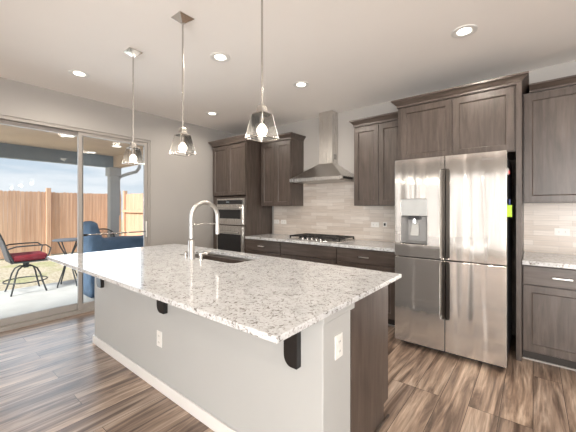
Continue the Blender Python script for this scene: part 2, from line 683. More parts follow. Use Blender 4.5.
w = struct(thing('window_7', (XR + .05, .6, .6), None, None))  # right-hand opening added to carry the fill lamp
mb = MB().prism([(-.35, .6), (1.55, .6), (1.55, 2.3), (-.35, 2.3)], XR + .02, XR + .07, 'X', [[(-.3, .65), (.58, .65), (.58, 2.25), (-.3, 2.25)], [(.62, .65), (1.5, .65), (1.5, 2.25), (.62, 2.25)]])
mb.build('window_frame', M['trim'], w)
struct(box('baseboard_left', M['trim'], None, XL, XL + .014, DY1 + .02, 3.44, 0, .085, bevel=.004))
struct(box('baseboard_rear', M['trim'], None, XL, XR, YR, YR + .014, 0, .085, bevel=.004))

# backsplash tiles on the back wall
struct(box('trim_1', M['tile'], None, -3.60, -1.185, YB - .012, YB, .914, 1.41))
struct(box('trim_2', M['tile'], None, -2.955, -1.885, YB - .012, YB, 1.41, 1.80))
struct(box('trim_3', M['tile'], None, -.078, 1.40, YB - .012, YB, .914, 1.425))

# ---- sliding patio door
d = struct(thing('door_1', (XL - .08, (DY0 + DY1) / 2, 0), None, None))
x0, x1 = XL - .13, XL - .012
mb = MB().prism([(DY0, 0), (DY1, 0), (DY1, DZ1), (DY0, DZ1)], x0, x1, 'X', [[(DY0 + .035, .04), (DY1 - .035, .04), (DY1 - .035, DZ1 - .04), (DY0 + .035, DZ1 - .04)]])
mb.build('door_frame', M['vinyl'], d, bevel=.003)
ym = 1.44
def slider(ya, yb, xa, xb, name):
    p = MB().prism([(ya, .04), (yb, .04), (yb, DZ1 - .04), (ya, DZ1 - .04)], xa, xb, 'X', [[(ya + .045, .115), (yb - .045, .115), (yb - .045, DZ1 - .085), (ya + .045, DZ1 - .085)]]).build(name, M['vinyl'], d, bevel=.003)
    box('glass_pane', M['glass'], p, (xa + xb) / 2 - .004, (xa + xb) / 2 + .004, ya + .045, yb - .045, .115, DZ1 - .085)
    return p
slider(DY0 + .035, ym + .035, XL - .125, XL - .085, 'fixed_panel')
sp = slider(ym - .04, DY1 - .035, XL - .070, XL - .030, 'sliding_panel')
mb = MB().box(XL - .03, XL - .006, DY1 - .067, DY1 - .047, .93, 1.17)
mb.build('door_handle', M['white'], sp, bevel=.005)
# wood-toned inner sill strip
box('door_sill', M['vinyl'], d, XL - .012, XL + .006, DY0, DY1, 0.0, .018)
# security bar across the sliding panel
bar = thing('security_bar', (XL - .02, 1.5, 1.015), 'thin grey metal security bar lying level across the right glass panel', 'bar')
MB().tube([(XL - .018, 1.47, 1.015), (XL - .018, 2.285, 1.015)], .009, 10).build('bar_rod', M['nickel'], bar, smooth=True)
MB().box(XL - .028, XL - .008, 1.455, 1.50, 1.0, 1.03).build('end_bracket', M['black'], bar)

# ================================================================== OUTSIDE
struct(box('patio_slab', M['concrete'], None, -7.35, XL - .15, -3.5, 4.0, -.22, -.10))
struct(box('lawn_ground', M['grass'], None, -40, -7.35, -20, 25, -.30, -.13))
struct(box('lawn_side_ground', M['grass'], None, -7.35, XL - .15, 4.0, 25, -.30, -.13))
pc = struct(thing('patio_cover', (-7.1, 2.8, -.1), None, None))
box('soffit', M['soffit'], pc, -7.45, XL - .15, -.5, 3.0, 2.48, 2.56)
box('beam', M['beam'], pc, -7.20, -7.05, -.5, 2.95, 2.24, 2.48)
box('side_beam', M['soffit'], pc, -7.05, XL - .15, 2.78, 2.93, 2.24, 2.48)
post = box('post', M['postm'], pc, -7.20, -7.04, 2.72, 2.90, -.10, 2.06, bevel=.004)
box('post_cap', M['postm'], pc, -7.23, -7.01, 2.69, 2.93, 2.06, 2.24, bevel=.004)
dsp = thing('downspout', (-7.16, 3.0, 2.0), 'grey curved downspout pipe beside the patio post under the roof edge', 'downspout')
MB().tube([(-7.16, 2.93, 1.2), (-7.16, 2.93, 1.98), (-7.13, 2.95, 2.06), (-7.0, 3.06, 2.12), (-6.85, 3.18, 2.17), (-6.8, 3.22, 2.26), (-6.8, 3.22, 2.44)], .035, 10).build('pipe', M['postm'], dsp, smooth=True)
MB().box(-7.2, -7.12, 2.90, 2.935, 1.9, 1.93).build('strap', M['postm'], dsp)
MB().box(-6.9, -6.7, 3.01, 3.32, 2.42, 2.52).build('gutter_outlet', M['postm'], dsp)

soff = []
SL = [(-5.54, 1.55, 'round patio soffit light nearest the house wall'), (-5.81, 2.35, 'round patio soffit light above the right glass panel by the side beam'), (-6.85, 2.30, 'round patio soffit light farthest out next to the blue-grey beam')]
for i, (x, y, lb) in enumerate(SL):
    if i == 0:
        t = thing('soffit_light', (x, y, 2.48), lb, 'light', 'patio soffit lights')
        MB().lathe(x, y, [(.09, 2.48), (.09, 2.472), (.07, 2.470), (.07, 2.478)], 24, caps=False).build('trim_ring', M['white'], t)
        MB().lathe(x, y, [(.072, 2.479), (.072, 2.474)], 24).build('lens', M['can'], t)
        first = t
    else:
        t = copy_tree(first)
        t.location = (x, y, 2.48)
        tag(t, lb)

# fences
def fence_run(a, b, label, face, posts, top=1.87, railface=0):
    a = Vector(a); b = Vector(b)
    dvec = (b - a); ln = dvec.length; u = dvec.normalized(); nrm = Vector((-u.y, u.x, 0)) * face
    t = thing('cedar_fence', (a.x, a.y, -.13), label, 'fence', 'cedar fences round the yard')
    mb = MB()
    n = int(ln / .095)
    for i in range(n):
        off = random.uniform(-.002, .002)
        p = a + u * (i * .095 + .0025)
        q = a + u * (i * .095 + .0925)
        tz = top + random.uniform(-.012, .012)
        o0 = nrm * off; o1 = nrm * (off + .016)
        c = .024
        # dog-eared board
        ring0 = []
        ring1 = []
        for (pt, z) in ((p, -.1), (q, -.1), (q, tz - c), (q - u * c, tz), (p + u * c, tz), (p, tz - c)):
            ring0.append((pt.x + o0.x, pt.y + o0.y, z))
            ring1.append((pt.x + o1.x, pt.y + o1.y, z))
        mb.loft([ring0, ring1])
    mb.build('boards', M['cedar'], t)
    for zr in ((0.25, 1.2) if railface else (.2, 1.6)):
        s_ = nrm * (.07 if railface else -.045)
        m2 = MB()
        pa, pb = a + s_, b + s_
        w_ = nrm * .02
        m2.hexa([(pa - w_).to_tuple()[:2] + (zr,), (pb - w_).to_tuple()[:2] + (zr,), (pb + w_).to_tuple()[:2] + (zr,), (pa + w_).to_tuple()[:2] + (zr,)],
                [(pa - w_).to_tuple()[:2] + (zr + .10,), (pb - w_).to_tuple()[:2] + (zr + .10,), (pb + w_).to_tuple()[:2] + (zr + .10,), (pa + w_).to_tuple()[:2] + (zr + .10,)])
        m2.build('rail', M['cedar'], t)
    for k in posts:
        p = a + u * k + nrm * .03
        MB().box(p.x - .055, p.x + .055, p.y - .055, p.y + .055, -.14, top + .12).build('fence_post', M['cedar'], t)
    return t
fence_run((-11.9, -9, 0), (-11.9, 4.985, 0), 'long cedar board fence running behind the bar stool and lawn', -1, [2.2, 4.5, 7.0, 9.45, 11.78, 13.86])
fence_run((-11.82, 5.05, 0), (-5.2, 5.05, 0), 'side cedar fence with exposed rail seen right of the patio post', -1, [.12, 2.4, 4.8, 6.6], railface=1)

# ---- bar stool
sx, sy, g0 = -7.0, 1.32, -.10
st = thing('patio_bar_stool', (sx, sy, g0), 'dark metal swivel patio bar stool with a red seat cushion', 'stool')
for k in range(4):
    an = R(45 + 90 * k)
    c_, s_ = math.cos(an), math.sin(an)
    pts = [(sx + c_ * r, sy + s_ * r, g0 + z) for r, z in ((.02, .45), (.10, .45), (.18, .41), (.23, .32), (.27, .18), (.33, .02), (.34, .0))]
    MB().tube(pts, .013, 8).build('leg', M['iron'], st, smooth=True)
MB().tube([(sx + .30 * math.cos(t), sy + .30 * math.sin(t), g0 + .20) for t in [2 * math.pi * i / 28 for i in range(28)]], .010, 8, closed=True).build('foot_ring', M['iron'], st, smooth=True)
MB().lathe(sx, sy, [(.035, g0 + .42), (.045, g0 + .47), (.045, g0 + .50), (.12, g0 + .52), (.12, g0 + .535)], 20).build('swivel', M['iron'], st, smooth=True)
mb = MB()
mb.box(sx - .25, sx + .25, sy - .24, sy + .27, g0 + .535, g0 + .555)
mb.build('seat_frame', M['iron'], st, bevel=.008)
MB().box(sx - .24, sx + .24, sy - .23, sy + .26, g0 + .555, g0 + .67).build('cushion', M['cushion'], st, bevel=.04, smooth=True, seg=4)
bk = MB()
bk.loft([[(sx - .22, sy - .23 - dy, g0 + z), (sx + .22, sy - .23 - dy, g0 + z), (sx + .22, sy - .245 - dy, g0 + z), (sx - .22, sy - .245 - dy, g0 + z)] for dy, z in ((0, .56), (.05, .75), (.09, .92), (.15, 1.06))])
bk.build('backrest', M['sling'], st)
for s_ in (-1, 1):
    MB().tube([(sx + .235 * s_, sy - .20, g0 + .55), (sx + .235 * s_, sy - .28, g0 + .75), (sx + .235 * s_, sy - .33, g0 + .92), (sx + .235 * s_, sy - .39, g0 + 1.08)], .013, 8).build('back_post', M['iron'], st, smooth=True)
    MB().tube([(sx + .25 * s_, sy - .29, g0 + .78), (sx + .27 * s_, sy - .18, g0 + .82), (sx + .28 * s_, sy + .05, g0 + .825), (sx + .28 * s_, sy + .22, g0 + .82), (sx + .27 * s_, sy + .29, g0 + .76), (sx + .26 * s_, sy + .27, g0 + .66), (sx + .25 * s_, sy + .22, g0 + .55)], .012, 8).build('arm', M['iron'], st, smooth=True)
MB().tube([(sx - .235, sy - .39, g0 + 1.08), (sx, sy - .42, g0 + 1.10), (sx + .235, sy - .39, g0 + 1.08)], .013, 8).build('top_rail', M['iron'], st, smooth=True)

# ---- patio side table
tx, ty = -6.9, 1.93
tb = thing('patio_side_table', (tx, ty, g0), 'small grey patio table on curved thin legs beside the stool', 'table')
MB().lathe(tx, ty, [(.25, g0 + .85), (.262, g0 + .86), (.262, g0 + .875), (.25, g0 + .88)], 8).build('table_top', M['tabletop'], tb)
for k in range(4):
    an = R(20 + 90 * k)
    c_, s_ = math.cos(an), math.sin(an)
    MB().tube([(tx + c_ * r, ty + s_ * r, g0 + z) for r, z in ((.20, .85), (.15, .74), (.06, .58), (.06, .45), (.12, .25), (.20, .05), (.21, .0))], .012, 8).build('leg', M['iron'], tb, smooth=True)
MB().tube([(tx + .08 * math.cos(t), ty + .08 * math.sin(t), g0 + .40) for t in [2 * math.pi * i / 16 for i in range(16)]], .008, 6, closed=True).build('leg_ring', M['iron'], tb, smooth=True)

# ---- lattice back patio chair behind the cover
cx, cy = -6.98, 2.56
ch = thing('patio_chair', (cx, cy, g0), 'dark patio chair with arched lattice back behind the navy cover', 'chair')
for dx in (-.04, .40):
    for dy in (-.22, .22):
        MB().tube([(cx + dx, cy + dy, g0), (cx + dx, cy + dy, g0 + .44)], .013, 8).build('leg', M['iron'], ch, smooth=True)
MB().box(cx - .05, cx + .42, cy - .24, cy + .24, g0 + .44, g0 + .47).build('seat', M['iron'], ch, bevel=.01)
arch = []
for i in range(13):
    t = i / 12
    yy = -.23 + .46 * t
    arch.append((cx - .05, cy + yy, g0 + .87 + .16 * math.sqrt(max(0, 1 - (2 * t - 1) ** 2)) ))
fr_ = [(cx - .04, cy - .23, g0 + .45)] + arch + [(cx - .04, cy + .23, g0 + .45)]
MB().tube(fr_, .014, 8).build('back_frame', M['iron'], ch, smooth=True)
mb = MB()
for k in range(-7, 8):
    for sg in (-1, 1):
        p0, p1 = None, None
        pts = []
        for i in range(41):
            yy = -.22 + .44 * i / 40
            zz = .76 + sg * (yy - k * .065) * 1.2
            lim = .86 + .15 * math.sqrt(max(0, 1 - (yy / .23) ** 2))
            if .50 < zz < lim:
                pts.append((cx - .05, cy + yy, g0 + zz))
        if len(pts) > 3:
            mb.tube([pts[0], pts[-1]], .006, 5)
mb.build('lattice_back', M['iron'], ch)

# ---- navy cover over patio furniture
cv = MB()
rings = []
prof_y = [1.79, 1.80, 1.83, 1.87, 1.91, 1.95, 2.00, 2.15, 2.45, 2.65, 2.85, 3.05, 3.25, 3.38]
tops = [.80, 1.07, 1.13, 1.14, 1.11, .97, .87, .835, .845, .83, .84, .83, .82, .76]
nper = 40
for j, (yy, tz) in enumerate(zip(prof_y, tops)):
    ring = []
    hw = .24 if 0 < j < len(prof_y) - 1 else .21
    xc_ = -5.66
    for i in range(nper):
        t = i / (nper - 1)
        # up one side, over the top, down the other
        if t < .36:
            k = t / .36
            x = xc_ + hw + .05 * (1 - k) + .022 * math.sin(j * 2.1 + k * 3) * (1 - k)
            z = -.03 + (tz + .03) * k
        elif t < .64:
            k = (t - .36) / .28
            x = xc_ + hw - 2 * hw * k
            z = tz + .02 * math.sin(k * math.pi) + .008 * math.sin(j * 1.7 + k * 9)
        else:
            k = (t - .64) / .36
            x = xc_ - hw - .05 * k - .022 * math.sin(j * 1.9 + k * 3) * k
            z = tz - (tz + .03) * k
        ring.append((x, yy + .01 * math.sin(i * 1.3), z))
    rings.append(ring)
cv.loft(rings, caps=True)
cvo = cv.build('furniture_cover', M['cover'], None, smooth='all')
tag(cvo, 'navy blue fabric cover draped over patio furniture outside the door', 'cover')

# ================================================================== OVEN TOWER
def yfbox(parent, x0, x1, z0, z1, y0, y1, name='cabinet_body', mat=None, bevel=.001):
    return box(name, mat or M['wood'], parent, x0, x1, y0, y1, z0, z1, bevel=bevel)

YC = 3.46        # tall/base cabinet face
CB = YB - .014
ov = thing('oven_tower_cabinet', (-4.07, 3.8, 0), 'tall dark-stained cabinet in the corner housing microwave and wall oven', 'cabinet')
mb = MB()
mb.box(-4.50, -4.475, YC, CB, .10, 2.46)
mb.box(-3.665, -3.641, YC, CB, .10, 2.46)
mb.box(-4.475, -3.665, YC + .02, CB, 2.42, 2.46)
mb.box(-4.475, -3.665, CB - .02, CB, .10, 2.42)
mb.box(-4.475, -3.665, YC + .02, CB, 1.535, 1.565)
mb.box(-4.475, -3.665, YC + .02, CB, .10, .36)
mb.box(-4.475, -3.665, YC + .01, CB, 1.055, 1.085)
mb.box(-4.475, -4.385, YC, YC + .02, .36, 1.565)
mb.box(-3.685, -3.665, YC, YC + .02, .36, 1.565)
mb.build('cabinet_body', M['wood'], ov, bevel=.001)
yfbox(ov, -4.59, -4.50, 0, 2.46, 3.66, 3.68, 'filler')
box('toe_kick', M['dark'], ov, -4.50, -3.641, YC + .07, CB, 0, .10)
shaker('door', ov, -4.492, -4.088, 1.585, 2.44, YC - .02)
shaker('door', ov, -4.082, -3.655, 1.585, 2.44, YC - .02)
yfbox(ov, -4.492, -3.655, .12, .345, YC - .02, YC, 'drawer_front', M['wood_h'], .002)
crown(ov, -4.52, -3.641, YC - .02, CB, 2.46, 2.555, .045, left=True)

mw = thing('built_in_microwave', (-4.03, 3.46, 1.09), 'stainless built-in microwave above the wall oven', 'microwave')
X0, X1 = -4.382, -3.688
box('body', M['charcoal'], mw, X0 + .02, X1 - .02, YC + .005, YC + .40, 1.095, 1.52)
box('trim_frame', M['steel'], mw, X0, X1, YC - .015, YC + .005, 1.088, 1.532, bevel=.002)
cp = box('control_panel', M['blackglass'], mw, X0 + .03, X1 - .03, YC - .03, YC - .015, 1.435, 1.505, bevel=.001)
MB().box(X0 + .27, X0 + .35, YC - .0312, YC - .030, 1.462, 1.480).build('clock_display', plain('clock_display', (.20, .24, .26), .3), cp)
dr = box('door', M['steel'], mw, X0 + .02, X1 - .02, YC - .035, YC - .015, 1.10, 1.425, bevel=.003)
box('door_window', M['blackglass'], dr, X0 + .055, X1 - .055, YC - .038, YC - .035, 1.19, 1.345, bevel=.001)
MB().tube([(X0 + .06, YC - .072, 1.375), (X1 - .06, YC - .072, 1.375)], .014, 12).tube([(X0 + .09, YC - .072, 1.375), (X0 + .09, YC - .035, 1.375)], .008, 8).tube([(X1 - .09, YC - .072, 1.375), (X1 - .09, YC - .035, 1.375)], .008, 8).build('handle', M['chrome'], dr, smooth=True)

wo = thing('wall_oven', (-4.03, 3.46, .36), 'stainless wall oven with black glass door under the microwave', 'oven')
box('body', M['charcoal'], wo, X0 + .02, X1 - .02, YC + .005, YC + .5, .37, 1.05)
box('trim_frame', M['steel'], wo, X0, X1, YC - .015, YC + .005, .365, 1.068, bevel=.002)
dr = box('door', M['steel'], wo, X0 + .02, X1 - .02, YC - .035, YC - .015, .40, 1.06, bevel=.003)
box('door_window', M['blackglass'], dr, X0 + .05, X1 - .05, YC - .038, YC - .035, .47, .93, bevel=.001)
MB().tube([(X0 + .06, YC - .075, .965), (X1 - .06, YC - .075, .965)], .015, 12).tube([(X0 + .09, YC - .075, .965), (X0 + .09, YC - .035, .965)], .008, 8).tube([(X1 - .09, YC - .075, .965), (X1 - .09, YC - .035, .965)], .008, 8).build('handle', M['chrome'], dr, smooth=True)

# ================================================================== UPPER CABINETS
def upper(label, x0, x1, z0, z1, yf, splits, crown_kw=None, ztop=2.545, name='wall_cabinet', cut=(0, 0)):
    t = thing(name, ((x0 + x1) / 2, (yf + YB) / 2, z0), label, 'cabinet', 'wall cabinets along the back wall')
    yfbox(t, x0, x1, z0, z1 + .015, yf + .001, YB - .002)
    xs = [x0 + .008] + [v for s_ in splits for v in (s_ - .003, s_ + .003)] + [x1 - .008]
    for i in range(0, len(xs), 2):
        shaker('door', t, xs[i], xs[i + 1], z0 + .008, z1 - .005, yf - .02)
    crown(t, x0 + cut[0], x1 - cut[1], yf - .02, YB - .002, z1 + .015, ztop, .045, **(crown_kw or {}))
    return t

upper('dark-stained wall cabinet with two doors between the oven tower and the hood', -3.600, -2.955, 1.402, 2.44, 3.77, [-3.279], dict(left=False))
upper('dark-stained two-door wall cabinet between the range hood and the fridge', -1.881, -1.198, 1.402, 2.44, 3.77, [-1.533], dict(right=False), ztop=2.54, cut=(0, .05))
upper('single wide dark-stained wall cabinet above the right counter, right of the fridge', -.076, .86, 1.424, 2.47, 3.77, [.40], dict(left=False), ztop=2.555, cut=(.048, 0))

# fridge surround
fs = thing('fridge_surround_cabinet', (-.635, 3.8, 0), 'tall dark-stained surround with side panels and two doors above the fridge', 'cabinet')
box('side_panel', M['wood'], fs, -.121, -.080, 3.44, YB - .002, 0, 2.49, bevel=.001)
box('side_panel', M['wood'], fs, -1.194, -1.156, 3.48, YB - .002, 0, 2.49, bevel=.001)
box('cabinet_body', M['wood'], fs, -1.156, -.121, YC + .001, YB - .002, 1.89, 2.49, bevel=.001)
shaker('door', fs, -1.150, -.641, 1.897, 2.475, YC - .02)
shaker('door', fs, -.635, -.136, 1.897, 2.475, YC - .02)
crown(fs, -1.195, -.079, YC - .02, YB - .002, 2.49, 2.57, .05)

# ================================================================== HOOD
hd = thing('range_hood', (-2.425, 3.85, 1.76), 'stainless pyramid chimney range hood above the gas cooktop', 'range hood')
hx0, hx1, hy0, hy1 = -2.872, -1.978, 3.615, YB - .014
canopy = MB()
cx0, cx1, cy0 = -2.540, -2.312, 3.925
def ring4(a, b, c, dd, z):
    return [(a, dd, z), (a, c, z), (b, c, z), (b, dd, z)]
canopy.loft([ring4(hx0, hx1, hy0, hy1, 1.762), ring4(hx0, hx1, hy0, hy1, 1.806), ring4(hx0 + .004, hx1 - .004, hy0 + .004, hy1, 1.808), ring4(cx0 - .01, cx1 + .01, cy0 - .01, hy1, 2.035)])
canopy.build('canopy', M['steel'], hd, bevel=.001)
box('filter_plate', M['sink'], hd, hx0 + .05, hx1 - .05, hy0 + .04, hy1 - .03, 1.754, 1.762)
ccp = box('control_strip', M['charcoal'], hd, hx1 - .0005, hx1 + .0015, hy0 + .03, hy0 + .30, 1.772, 1.800)
box('chimney', M['steel'], hd, cx0, cx1, cy0, hy1, 2.03, ZC - .002, bevel=.001)
mb = MB()
for k in range(5):
    mb.box(cx1, cx1 + .002, cy0 + .05, cy0 + .12, 2.10 + k * .016, 2.108 + k * .016)
mb.build('vent_slots', M['charcoal'], hd)

# ================================================================== BASE CABINETS + COUNTERS
def base(label, x0, x1, split=None, drawer_pull=True, kick=True, dh=(.70, .862)):
    t = thing('base_cabinet', ((x0 + x1) / 2, 3.78, 0), label, 'cabinet', 'base cabinets along the back wall')
    yfbox(t, x0, x1, .10, .874, YC + .001, CB)
    box('toe_kick', M['dark'], t, x0, x1, YC + .08, CB, 0, .10)
    box('shoe_moulding', M['vinyl'], t, x0, x1, YC + .068, YC + .08, 0, .012)
    dw = yfbox(t, x0 + .006, x1 - .006, dh[0], dh[1], YC - .02, YC, 'drawer', M['wood_h'], .003)
    if drawer_pull:
        pull(dw, (x0 + x1) / 2, (dh[0] + dh[1]) / 2, YC - .02)
    xs = [x0 + .006] + ([split - .002, split + .002] if split else []) + [x1 - .006]
    for i in range(0, len(xs), 2):
        shaker('door', t, xs[i], xs[i + 1], .112, dh[0] - .008, YC - .02)
    return t
base('dark-stained base cabinet beside the oven tower with one handled drawer', -3.640, -2.909, -3.272)
base('dark-stained base cabinet under the gas cooktop with a plain front', -2.907, -1.968, -2.438, drawer_pull=False)
base('dark-stained base cabinet between cooktop and fridge with one handled drawer', -1.966, -1.197, -1.56)
base('dark-stained base cabinet right of the fridge with a long drawer pull', -.076, .456, None)
base('dark-stained base cabinet at the far right under the right counter', .458, 1.30, .88)

ct = MB().box(-3.640, -1.197, 3.43, CB, .876, .914).build('countertop', M['quartz'], None, bevel=.003)
tag(ct, 'speckled white quartz counter carrying the gas cooktop along the back wall', 'countertop', 'quartz back wall counters')
ct2 = MB().box(-.077, 1.33, 3.395, CB, .876, .914).build('countertop', M['quartz'], None, bevel=.003)
tag(ct2, 'speckled quartz counter to the right of the fridge', 'countertop', 'quartz back wall counters')

# cooktop
ck = thing('gas_cooktop', (-2.42, 3.77, .914), 'stainless gas cooktop with black grates under the range hood', 'cooktop')
kx0, kx1, ky0, ky1 = -2.86, -1.98, 3.52, 4.02
box('tray', M['steel'], ck, kx0, kx1, ky0, ky1, .914, .926, bevel=.004)
for k in range(3):
    a = kx0 + .02 + k * .283
    b = a + .275
    mb = MB()
    zz0, zz1 = .952, .968
    for yy in (ky0 + .07, ky0 + .18, ky0 + .27, ky0 + .36, ky1 - .02):
        mb.box(a, b, yy - .006, yy + .006, zz0, zz1)
    for xx in (a + .006, (a + b) / 2, b - .006):
        mb.box(xx - .006, xx + .006, ky0 + .065, ky1 - .015, zz0, zz1)
    for xx in (a + .006, b - .006):
        for yy in (ky0 + .07, ky1 - .02):
            mb.box(xx - .008, xx + .008, yy - .008, yy + .008, .926, zz0)
    mb.build('grate', M['black'], ck, bevel=.002)
for (bx_, by_, br_) in ((kx0 + .16, ky0 + .17, .04), (kx0 + .16, ky0 + .40, .032), (-2.42, ky0 + .28, .055), (kx1 - .16, ky0 + .17, .032), (kx1 - .16, ky0 + .40, .04)):
    MB().lathe(bx_, by_, [(br_, .926), (br_, .938), (br_ * .8, .940), (br_ * .8, .948), (.004, .949)], 20).build('burner', M['charcoal'], ck, smooth=True)
for k in range(5):
    MB().lathe(-2.42 + (k - 2) * .075, ky0 + .03, [(.019, .926), (.019, .935), (.015, .950), (.001, .951)], 16).build('knob', M['nickel'], ck, smooth=True)

# ================================================================== FRIDGE
FX0, FX1, FY, FZ = -1.093, -.170, 3.09, 1.852
FM = -.634
fg = thing('refrigerator', (FM, 3.5, 0), 'four-door stainless steel refrigerator with ice and water dispenser', 'refrigerator')
box('cabinet_body', M['charcoal'], fg, FX0 + .006, FX1 - .006, FY + .085, 4.02, .035, 1.825, bevel=.004)
box('kick_grille', M['black'], fg, FX0 + .03, FX1 - .03, FY + .11, 4.0, .0, .035)
for a in (FX0 + .02, FX1 - .12):
    box('hinge_cover', M['charcoal'], fg, a, a + .10, FY + .078, FY + .18, 1.826, 1.85, bevel=.004)
PW, gap = .036, .004
SZ = .893
def notch(xs_out, xs_in, z0, z1, pz0, pz1, sgn):
    """door outline with a finger pocket cut in its inner edge"""
    return [(xs_out, z0), (xs_in, z0), (xs_in, pz0), (xs_in + sgn * PW * .8, pz0 + .004), (xs_in + sgn * PW, pz0 + .02), (xs_in + sgn * PW, pz1 - .02), (xs_in + sgn * PW * .8, pz1 - .004), (xs_in, pz1), (xs_in, z1), (xs_out, z1)]
def fdoor(label, xo, xi, z0, z1, pz0, pz1, sgn, holes=()):
    d_ = MB().prism(notch(xo, xi, z0, z1, pz0, pz1, sgn), FY, FY + .075, 'Y', holes).build('door', M['fridge'], fg, bevel=.006, seg=3)
    a, b = sorted((xi, xi + sgn * PW))
    box('finger_pocket', M['pocket'], d_, a, b, FY + .035, FY + .074, pz0, pz1)
    return d_
dL = fdoor('', FX0, FM - gap, SZ + .006, FZ, SZ + .012, 1.735, -1, [[(-1.031, 1.02), (-.786, 1.02), (-.786, 1.462), (-1.031, 1.462)]])
dR = fdoor('', FX1, FM + gap, SZ + .006, FZ, SZ + .012, 1.735, 1)
fdoor('', FX0, FM - gap, .055, SZ - .006, .345, SZ - .012, -1)
fdoor('', FX1, FM + gap, .055, SZ - .006, .345, SZ - .012, 1)
# dispenser
dp = box('dispenser', M['panel'], dL, -1.030, -.787, FY + .002, FY + .07, 1.298, 1.461, bevel=.002)
mb = MB()
a_, b_ = -1.030, -.787
zb, zt = 1.021, 1.298
pts_f = [(a_, FY + .004, zb), (b_, FY + .004, zb), (b_, FY + .004, zt), (a_, FY + .004, zt)]
pts_b = [(a_ + .05, FY + .07, zb + .03), (b_ - .02, FY + .07, zb + .03), (b_ - .02, FY + .07, zt - .01), (a_ + .05, FY + .07, zt - .01)]
vf = [mb.bm.verts.new(p) for p in pts_f]
vb = [mb.bm.verts.new(p) for p in pts_b]
for i in range(4):
    j = (i + 1) % 4
    mb.bm.faces.new((vf[i], vf[j], vb[j], vb[i]))
mb.bm.faces.new(vb)
mb.build('dispenser_recess', plain('recess_grey', (.30, .30, .295), .3, .3), dL)
mb = MB().box(-.965, -.855, FY + .015, FY + .068, 1.26, 1.296)
mb.build('nozzle_housing', M['charcoal'], dL, bevel=.004)
MB().tube([(-.91, FY + .035, 1.27), (-.91, FY + .035, 1.225)], .022, 14).build('nozzle', M['chrome'], dL, smooth=True)
MB().hexa([(-.95, FY + .03, 1.10), (-.87, FY + .03, 1.10), (-.87, FY + .036, 1.10), (-.95, FY + .036, 1.10)], [(-.94, FY + .055, 1.225), (-.88, FY + .055, 1.225), (-.88, FY + .060, 1.225), (-.94, FY + .060, 1.225)]).build('paddle', M['panel'], dL, bevel=.002)
box('drip_tray', M['black'], dL, a_ + .01, b_ - .01, FY + .006, FY + .06, 1.021, 1.030)
# small maker's wordmark, upper right door
def wordmark(parent, txt, x, y, z, width, mat):
    cu = bpy.data.curves.new('wordmark', 'FONT')
    cu.body = txt
    cu.size = .02
    cu.extrude = .0004
    o = bpy.data.objects.new('tmp', cu)
    C.objects.link(o)
    dg = bpy.context.evaluated_depsgraph_get()
    me = bpy.data.meshes.new_from_object(o.evaluated_get(dg))
    bpy.data.objects.remove(o)
    w = max(v.co.x for v in me.vertices) - min(v.co.x for v in me.vertices)
    s_ = width / w
    loc, rz = WORLD[parent.name]
    for v in me.vertices:
        v.co = Vector((x + v.co.x * s_, y - v.co.z, z + v.co.y * s_)) - loc
    me.materials.clear()
    me.materials.append(mat)
    q = bpy.data.objects.new('wordmark', me)
    C.objects.link(q)
    q.parent = parent
    WORLD[q.name] = WORLD[parent.name]
wordmark(dR, 'SAMSUNG', -.345, FY - .0005, 1.785, .095, plain('wordmark_grey', (.25, .24, .23), .4, .5))

# lime holder and magnet on the fridge side
lh = thing('magnetic_pen_holder', (FX1, 3.24, 1.35), 'lime green pen holder stuck on the right side of the fridge', 'pen holder')
SX = FX1 - .006
mb = MB().box(SX, SX + .004, 3.225, 3.285, 1.30, 1.41).box(SX, SX + .034, 3.225, 3.229, 1.30, 1.40).box(SX, SX + .034, 3.281, 3.285, 1.30, 1.40).box(SX + .030, SX + .034, 3.225, 3.285, 1.30, 1.385).box(SX, SX + .034, 3.225, 3.285, 1.298, 1.303)
mb.build('cup', M['lime'], lh, bevel=.002)
pen = MB().tube([(SX + .017, 3.255, 1.306), (SX + .017, 3.25, 1.45)], .007, 10).build('marker_pen', M['blue'], None, smooth=True)
tag(pen, 'dark blue marker standing in the lime pen holder on the fridge side', 'marker')
mg = thing('fridge_magnet', (SX, 3.26, 1.69), 'small red and white round magnet high on the fridge side', 'magnet')
MB().tube([(SX, 3.26, 1.69), (SX + .010, 3.26, 1.69)], .030, 20).build('magnet_disc', M['white'], mg, smooth=True)
MB().tube([(SX + .010, 3.265, 1.685), (SX + .018, 3.265, 1.685)], .018, 16).build('magnet_cap', M['red'], mg, smooth=True)

# ================================================================== ISLAND
IX0, IX1, IY0, IY1 = -3.60, -.719, .832, 2.170
KX0, KX1, KY = -3.485, -.752, 1.195
isl = thing('kitchen_island', (-2.1, 1.6, 0), 'kitchen island with painted knee wall and dark-stained end panel', 'kitchen island')
mb = MB().prism([(KX0, KY), (KX1, KY), (KX1, 1.467), (KX1 - .12, 1.467), (KX1 - .12, 1.315), (KX0 + .12, 1.315), (KX0 + .12, 1.467), (KX0, 1.467)], 0, .876, 'Z')
mb.build('knee_wall', M['knee'], isl, bevel=.006, seg=3)
box('cabinet_body', M['wood'], isl, KX0 + .0, KX1 - .13, 1.468, 1.995, .10, .64)
mb = MB().box(KX0 + .14, KX1 - .13, 1.318, 1.466, .10, .87)
mb.box(KX0 + .0, KX0 + .02, 1.468, 1.995, .64, .875).box(KX0 + .02, KX1 - .13, 1.972, 1.995, .64, .875).box(KX0 + .02, -2.83, 1.468, 1.972, .64, .875).box(-1.87, KX1 - .13, 1.468, 1.972, .64, .875)
mb.build('cabinet_rail', M['wood'], isl)
MB().prism([(1.470, 0), (1.925, 0), (1.925, .11), (2.0, .11), (2.0, .875), (1.470, .875)], KX1 - .13, KX1, 'X').build('end_panel', M['wood'], isl, bevel=.001)
box('toe_kick', M['dark'], isl, KX0 + .01, KX1 - .14, 1.5, 1.92, 0, .10)
